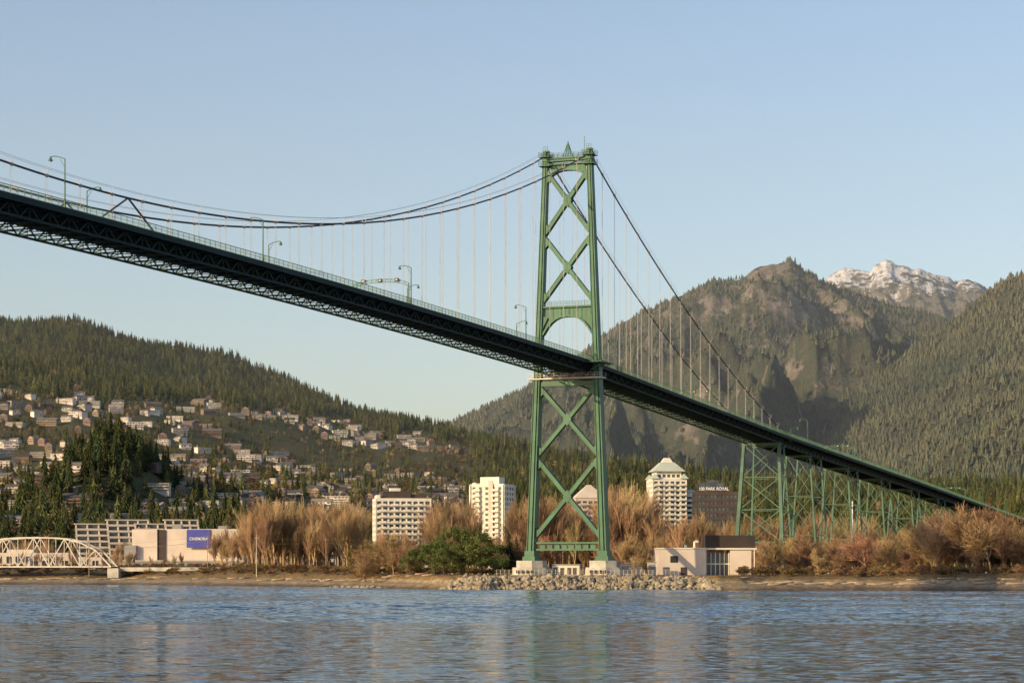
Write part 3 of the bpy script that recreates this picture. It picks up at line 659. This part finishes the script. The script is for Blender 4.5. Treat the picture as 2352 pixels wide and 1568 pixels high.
def gantry(s_):
    mb=MB(); z=dz(s_)
    for sg in(-1,1): mb.cyl(B(s_,sg*6.4,z),B(s_,sg*6.4,z+4.6),.14,.1,8)
    prs=None
    for i in range(13):
        f=-1+i/6; a=B(s_,6.4*f,z+5.6-1.0*abs(f)**3); b=B(s_,6.4*f,z+5.0-1.1*abs(f)**3)
        if prs: mb.beam(prs[0],a,.14,.14); mb.beam(prs[1],b,.14,.14); mb.beam(prs[0],b,.07,.07)
        mb.beam(a,b,.08,.08); prs=(a,b)
    for f in(-.6,0,.6):
        c=B(s_,6.4*f,z+5.3); mb.beam(c+Vector(UP)*-.2,c+Vector(UP)*-.5,.9,.7,1); mb.beam(c+Vector(UP)*-.55,c+Vector(UP)*-.6,.5,.3,2)
    mb.build('lane_signal_gantry',[M_green,M_dark,M_cream])
for s_ in(-112,108,285,500): gantry(s_)
# ------------------------------------------------------------------ BUILDINGS
def tower_block(mb,w,d,z0,z1,floors,bays,mw=0,mg=1,cx=0,cy=0,pier=.9,sp=1.3,balc=None,dbays=None):
    x0,x1=cx-w/2,cx+w/2; y0,y1=cy-d/2,cy+d/2
    mb.box(x0,x1,y0,y1,z0,z1,mg); fh=(z1-z0)/floors; e=.35
    for i in range(floors+1):
        z=z0+i*fh; za,zb=(z-sp*.5,z+sp*.5) if 0<i<floors else ((z,z+sp*.6) if i==0 else (z-sp*.5,z+.9))
        mb.box(x0-e,x1+e,y0-e,y1+e,za,zb,mw)
    for j in range(bays+1):
        x=x0+j*w/bays; pw=pier/2
        for yy,sg in((y0,-1),(y1,1)):
            a,b=sorted((yy+sg*.02,yy+sg*(e-.06))); mb.box(x-pw,x+pw,a,b,z0,z1+.5,mw)
    db=dbays or max(2,int(bays*d/w))
    for j in range(db+1):
        y=y0+j*d/db; pw=pier/2
        for xx,sg in((x0,-1),(x1,1)):
            a,b=sorted((xx+sg*.02,xx+sg*(e-.05))); mb.box(a,b,y-pw,y+pw,z0,z1+.45,mw)
    if balc:
        for i in range(1,floors):
            z=z0+i*fh
            for bx in balc:
                mb.box(cx+bx-1.7,cx+bx+1.7,y0-1.7,y0-e-.02,z-.1,z+.08,mw); mb.box(cx+bx-1.7,cx+bx+1.7,y0-1.7,y0-1.6,z+.09,z+1.0,mw)
    return z1
G0=3.
def site(px,Y): return (wx(px,Y),Y,0)
mb=MB(); tower_block(mb,27,14,G0,40,13,9,balc=[-10.5,-4.5,1.5,7.5,]); mb.box(-10,4,-4,5,40.95,44.5,2); mb.box(4.01,12,-3,4,40.95,43,2); mb.box(-6,-1,-3,3,44.51,46,0)
mb.box(-13,-11.5,-6,6,40.95,42.5,0)
mb.build('apartment_slab_building',[M_white,M_glass,M_brown],loc=site(923,1150),rotz=.16)
mb=MB(); tower_block(mb,17,15,G0,47,17,5,balc=[-5,4.6],pier=1.8,sp=1.2); mb.box(-5,5,-4,4,47.95,51.5,0); mb.box(-8,-6,-7,7,47.95,48.6,0); mb.box(1,3.4,-8.6,-7.86,G0,49.5,2)
mb.build('white_apartment_tower',[M_white,M_glass,M_cream],loc=site(1131,1150),rotz=-.35)
def pyramid(mb,w,d,z0,z1,top,m,cx=0,cy=0):
    a=[(cx-w/2,cy-d/2,z0),(cx+w/2,cy-d/2,z0),(cx+w/2,cy+d/2,z0),(cx-w/2,cy+d/2,z0)]
    b=[(cx+(x-cx)*top,cy+(y-cy)*top,z1) for x,y,_ in a]; mb.hexa(a+b,m)
mb=MB(); tower_block(mb,15,15,G0,42,14,5,balc=[-4,4]); pyramid(mb,16.5,16.5,42.95,50,.12,0); tower_block(mb,6,12,G0,36,12,2,cx=-10.9)
mb.build('cream_apartment_tower',[M_cream,M_glass],loc=site(1352,1210),rotz=.1)
mb=MB(); tower_block(mb,18,18,G0,54,19,6,balc=[-6.5,0,6.5],pier=1.0,sp=1.1); tower_block(mb,13,13,54.95,58,1,5); pyramid(mb,17.5,17.5,58.95,64,.42,2); pyramid(mb,6,6,64.01,66.5,.5,0)
for cx in(-8,8):
    for cy in(-8,8): pyramid(mb,4.6,4.6,54.96,57.6,.1,2,cx,cy)
tower_block(mb,8,14,G0,46,16,2,cx=13.4); pyramid(mb,8,14,46.95,49.5,.2,2,13.4); tower_block(mb,5,12,G0,40,14,2,cx=-11.9)
mb.build('pyramid_roof_condo_tower',[M_white,M_glass,M_roofg],loc=site(1531,1260),rotz=.12)
off=empty('office_building',site(1641,1200),-.06)
mb=MB(); tower_block(mb,22.5,18,G0,45,13,11,mw=0,pier=.45,sp=1.5); mb.box(-8,5,-5,5,45.95,50.5,1); mb.box(-4,2,-3,3,50.51,52,1)
mb.build('office_walls',[M_brown,M_glass],off)
def text(body,width,height,loc,parent,m,rz=0):
    cu=bpy.data.curves.new(body.lower().replace(' ','_')+'_lettering','FONT'); cu.body=body; cu.align_x='CENTER'; cu.align_y='CENTER'; cu.extrude=.06; cu.offset=.012
    o=bpy.data.objects.new('lettering',cu); col.objects.link(o); cu.materials.append(m); bpy.context.view_layer.update()
    o.scale=(width/o.dimensions.x,height/o.dimensions.y,1); o.rotation_euler=(math.pi/2,0,rz); o.location=loc; o.parent=parent
mb=MB(); mb.box(-9.5,8.5,-9.3,-9.05,46.02,48.4,0); mb.build('sign_band',[M_brown],off)
text('100 PARK ROYAL',15,1.7,(-.6,-9.42,47.2),off,M_letter)
for k,(px,w) in enumerate(((232,22),(300,20),(370,22),(425,16))):
    mb=MB()
    for i in range(6):
        z=8+i*3.0; y=i*3.4; mb.box(-w/2,w/2,y,24,z,z+2.99,1); mb.box(-w/2-.5,w/2+.5,y-2.4,y+.3,z-.3,z+.0,0); mb.box(-w/2-.5,w/2+.5,y-2.4,y-2.25,z+.01,z+1.0,0)
        for j in range(5): x=-w/2+j*w/4; mb.box(x-.3,x+.3,y-2.3,y-.02,z,z+2.7,0)
    mb.box(-w/2-.5,w/2+.5,17,24,26.0,26.5,0); mb.box(-w/2,w/2,0,24,0,7.9,0)
    mb.build('terraced_condominium',[M_cream,M_glass],loc=(wx(px,1130),1130,3+2.*(k%2)-1),rotz=.25)
mall=empty('shopping_mall',site(425,1010),.02)
mb=MB(); mb.box(-26,-21,-3,18,3,16,2); mb.box(-23,-12,-1,18,3,23,0); mb.box(-12,-8.5,-.5,18,3,22.8,3); mb.box(-8.49,24,0,18,3,23.2,0)
mb.box(10.5,24.02,-1.2,17,3,23.0,1); mb.box(-26,26,-6,-1.3,3,9,2); mb.box(-26.4,26.4,-6.4,-1.31,9.01,9.5,1)
for j in range(14): x=-25+j*3.8; mb.box(x,x+2.6,-6.1,-6.03,4.2,8.2,4)
for j in range(5): x=11.5+j*2.5; mb.box(x,x+1.4,-1.3,-1.22,12,20,0)
mb.box(-6,-2,3,9,23.21,25,2); mb.box(14,18,4,10,23.21,24.6,2)
mb.build('mall_walls',[M_pink,M_cream,M_grey,M_brown,M_glass],mall)
mb=MB(); mb.box(.9,11.2,-1.6,-1.25,15.0,22.9,0); mb.build('sign_panel',[M_blue],mall)
text('CINEMORA',8.0,1.3,(6.05,-1.7,18.8),mall,M_letter)
for px,Y,w,d,h,m in((60,1030,40,14,9,M_cream),(150,1010,30,12,7,M_pink),(640,1060,30,14,8,M_grey),(735,1050,24,14,10,M_cream),(1010,1080,40,16,8,M_cream),(1215,1080,30,14,9,M_pink),(1440,1090,36,14,10,M_cream),(1760,1100,30,14,9,M_grey)):
    mb=MB(); tower_block(mb,w,d,G0,G0+h,max(2,int(h/3.2)),int(w/4),pier=1.6,sp=1.4); mb.box(-w*.2,w*.1,-3,3,G0+h+.92,G0+h+2.4,0)
    mb.build('low_rise_building',[m,M_glass],loc=site(px,Y),rotz=random.uniform(-.1,.2))
ph=MB(); z=3.2
ph.box(-12.7,0,-5,7,z-1,10.2,0); ph.box(-12.9,.02,-5.2,7.2,10.21,10.55,1); ph.box(0.03,6.3,-3.2,7,z-1,9.3,3)
for j in range(6): x=.3+j*1.15; ph.box(x-.1,x+.1,-3.35,-3.21,z,9.3,1)
ph.box(.03,6.3,-3.36,-3.21,6.2,6.5,1); ph.box(6.31,11.8,-4.6,7,z-1,10.0,0); ph.box(.03,13.2,-5.0,7.4,10.06,10.5,1)
ph.box(-.1,12.8,-4.2,7.1,10.56,13.8,2)
for k in range(7): ph.box(-.18,12.88,-4.28,7.18,10.7+k*.44,10.78+k*.44,4)
for x in(-11.2,-6.6): ph.box(x,x+1.6,-5.12,-5.03,z,z+2.3,2)
ph.box(-9.3,-7.3,-5.1,-5.03,z+3.5,z+5.2,4)
ph.box(8.4,10.,-4.72,-4.62,z,z+2.4,2); ph.cyl((12.6,-4.8,z),(12.6,-4.8,10.0),.15,.15,8,1)
ph.cyl((-5,0,10.5),(-5,0,11.4),.35,.35,8,1); ph.cyl((-2.6,0,10.5),(-2.6,0,12.2),.3,.3,8,1); ph.cyl((-2.6,0,12.2),(-1.6,0,12.2),.3,.3,8,1)
ph.build('pump_house',[M_pink,M_white,M_brown,M_glass,M_dark],loc=site(1618,606),rotz=.0)
sh=MB(); sh.box(-3.6,3.4,-2.5,2.5,2.5,6.0,0); sh.box(-3.8,3.6,-2.7,2.7,6.01,6.25,1)
for x in(-2.8,-1,.8,2.2): sh.box(x-.5,x+.5,-2.57,-2.51,3.6,5.3,2)
sh.build('equipment_shed',[M_white,M_grey,M_brown],loc=site(1302,592),rotz=-.1)
st=MB()
for x,w,h in((0,3,3.2),(4,1.6,2.6),(7,2.2,3.6),(11,1.4,2.2)):
    st.box(x,x+w,-1,1,3,3+h,0); st.box(x-.1,x+w+.1,-1.1,1.1,3.01+h,3.2+h,1); st.box(x+.2,x+w-.4,-1.07,-1.01,3.4,2.6+h,2)
st.build('electrical_cabinets',[M_cream,M_grey,M_grey],loc=site(1425,596))
fe=MB(); pr=None
for i in range(44):
    X=wx(1140,573)+i*1.05; Y=573+.12*math.sin(i); z=gz(X,Y)+.0; p=Vector((X,Y,z)); fe.beam(p-Vector((0,0,.3)),p+Vector((0,0,1.4)),.06,.06)
    if pr: 
        for hh in(1.35,.9,.45): fe.beam(pr+Vector((0,0,hh)),p+Vector((0,0,hh)),.04,.04)
    pr=p
fe.build('chain_fence',[M_steelw])
tb=MB(); L=57.; hw=4.; n=10
e=empty('steel_truss_bridge',(wx(85,830),830,0),-.12)
zd=6.2
def tz(f): return zd+ 10.4*(1-abs(f)**3.2)**.85 if abs(f)<1 else zd
for sg in(-1,1):
    y=sg*hw; P_=[(-L/2+L*i/n) for i in range(n+1)]
    tb.beam((-L/2,y,zd),(L/2,y,zd),.4,.5)
    for i in range(n):
        a,b=P_[i],P_[i+1]; za,zb_=tz(a/(L/2)),tz(b/(L/2)); tb.beam((a,y,za),(b,y,zb_),.5,.5)
        if i>0: tb.beam((a,y,zd),(a,y,za),.18,.18)
        if 0<i<n-1:
            if i%2: tb.beam((a,y,za),(b,y,zd),.32,.32)
            else: tb.beam((a,y,zd),(b,y,zb_),.32,.32)
for i in range(1,n):
    a=-L/2+L*i/n; z=tz(a/(L/2)); tb.beam((a,-hw,z),(a,hw,z),.2,.2)
    b=-L/2+L*(i+1)/n; 
    if i<n-1: tb.beam((a,-hw,z),(b,hw,tz(b/(L/2))),.14,.14)
tb.box(-L/2,L/2,-hw+.3,hw-.3,zd-.5,zd+.1,1)
tb.box(-L/2-3,-L/2+1,-5,5,-1,zd-.51,2); tb.box(L/2-1,L/2+3,-5,5,-1,zd-.51,2); tb.box(L/2+3.01,L/2+40,-3,3,zd-1.6,zd-.2,2)
tb.build('truss',[M_steelw,M_dark,M_conc],e)
def pole(name,px,Y,h,r,m):
    mb=MB(); X=wx(px,Y); z=gz(X,Y); mb.cyl((X,Y,z-.5),(X,Y,z+h),r,r*.55,8); mb.cyl((X-.8,Y,z+h-1.2),(X+.8,Y,z+h-1.2),.06,.06,5); mb.build(name,[m])
pole('flag_pole',589,760,14,.13,M_steelw); pole('white_mast',1958,860,27,.4,M_letter)
ul=MB(); prv=None
for X in np.arange(-150,330,42.):
    Y=820-.075*X*(X>0); z=gz(X,Y); ul.cyl((X,Y,z-.5),(X,Y,z+12),.16,.1,6); ul.beam((X-1.1,Y,z+11.2),(X+1.1,Y,z+11.2),.12,.12); ul.beam((X,Y-1.1,z+10.2),(X,Y+1.1,z+10.2),.12,.12)
    if prv:
        for dy,hz_ in((-1,10.2),(1,10.2),(0,12)):
            q=None
            for f in np.linspace(0,1,9):
                p=Vector((prv[0]+(X-prv[0])*f,prv[1]+(Y-prv[1])*f+dy,prv[2]+(z-prv[2])*f+hz_-3.2*f*(1-f)))
                if q: ul.cyl(q,p,.03,.03,3,0,False)
                q=p
    prv=(X,Y,z)
ul.build('utility_line',[M_wood])
ex=MB(); 
for y in(-1.2,1.2): ex.box(-2,2,y-.3,y+.3,0,.9,1)
ex.box(-1.8,1.6,-1.1,1.1,1.,2.2,0); ex.box(.3,1.5,-1.0,.1,2.21,3.2,2); ex.box(-1.8,-.8,-1,1,2.21,2.7,0)
ex.beam((1.2,.4,2),(3.4,.4,4.4),.4,.5); ex.beam((3.4,.4,4.4),(5.6,.4,3.9),.35,.45); ex.beam((5.6,.4,4.),(6.2,.4,1.6),.3,.35)
ex.hexa([(5.6,-.2,.5),(6.8,-.2,.6),(6.8,1,.6),(5.6,1,.5),(5.9,-.2,1.7),(6.6,-.2,1.7),(6.6,1,1.7),(5.9,1,1.7)],1)
X=wx(520,850); exo=ex.build('excavator',[M_yel,M_dark,M_glass],loc=(X,850,gz(X,850)-.1),rotz=math.pi); exo.scale=(.75,.75,.75)
# ------------------------------------------------------------------ aerial haze in the distance (thin homogeneous air volume)
hm=bpy.data.materials.new('thin_haze'); hm.use_nodes=True; hn=hm.node_tree; hn.nodes.remove(hn.nodes['Principled BSDF'])
vs=hn.nodes.new('ShaderNodeVolumeScatter'); vs.inputs['Color'].default_value=(.80,.90,1,1); vs.inputs['Density'].default_value=3.2e-5; vs.inputs['Anisotropy'].default_value=0.
hn.links.new(vs.outputs[0],hn.nodes['Material Output'].inputs['Volume'])
hb_=MB(); hb_.box(-5000,6000,1700,10400,-20,1900); hb_.build('atmospheric_haze',[hm])
# ------------------------------------------------------------------ light, sky, camera
AZ=math.radians(236); EL=math.radians(18)
w=bpy.data.worlds.new('World'); scene.world=w; w.use_nodes=True; nt=w.node_tree; bg=nt.nodes['Background']
sk=nt.nodes.new('ShaderNodeTexSky'); sk.sky_type='NISHITA'; sk.sun_disc=False; sk.sun_elevation=EL; sk.sun_rotation=AZ; sk.air_density=1.1; sk.dust_density=1.3; sk.ozone_density=1.6; sk.altitude=0
tn=nt.nodes.new('ShaderNodeMix'); tn.data_type='RGBA'; tn.blend_type='MULTIPLY'; tn.inputs[0].default_value=1; tn.inputs[7].default_value=(1.10,1.09,1.18,1)
nt.links.new(sk.outputs[0],tn.inputs[6]); nt.links.new(tn.outputs[2],bg.inputs['Color']); bg.inputs['Strength'].default_value=.15
sl=bpy.data.lights.new('sun','SUN'); sl.energy=5.0; sl.angle=math.radians(.5); sl.color=(1,.77,.44)
so=bpy.data.objects.new('sun',sl); col.objects.link(so)
sd=Vector((math.sin(AZ)*math.cos(EL),math.cos(AZ)*math.cos(EL),math.sin(EL))); so.rotation_euler=sd.to_track_quat('Z','Y').to_euler(); so.location=(-300,-300,200)
cam=bpy.data.cameras.new('camera'); co=bpy.data.objects.new('camera',cam); col.objects.link(co); scene.camera=co
cam.sensor_width=36; cam.lens=36*F/2352; cam.shift_y=(1315-784)/2352.; cam.clip_start=1; cam.clip_end=30000
co.location=(0,0,H); co.rotation_euler=(math.pi/2,0,0)
scene.view_settings.view_transform='Standard'; scene.view_settings.look='None'; scene.view_settings.exposure=0
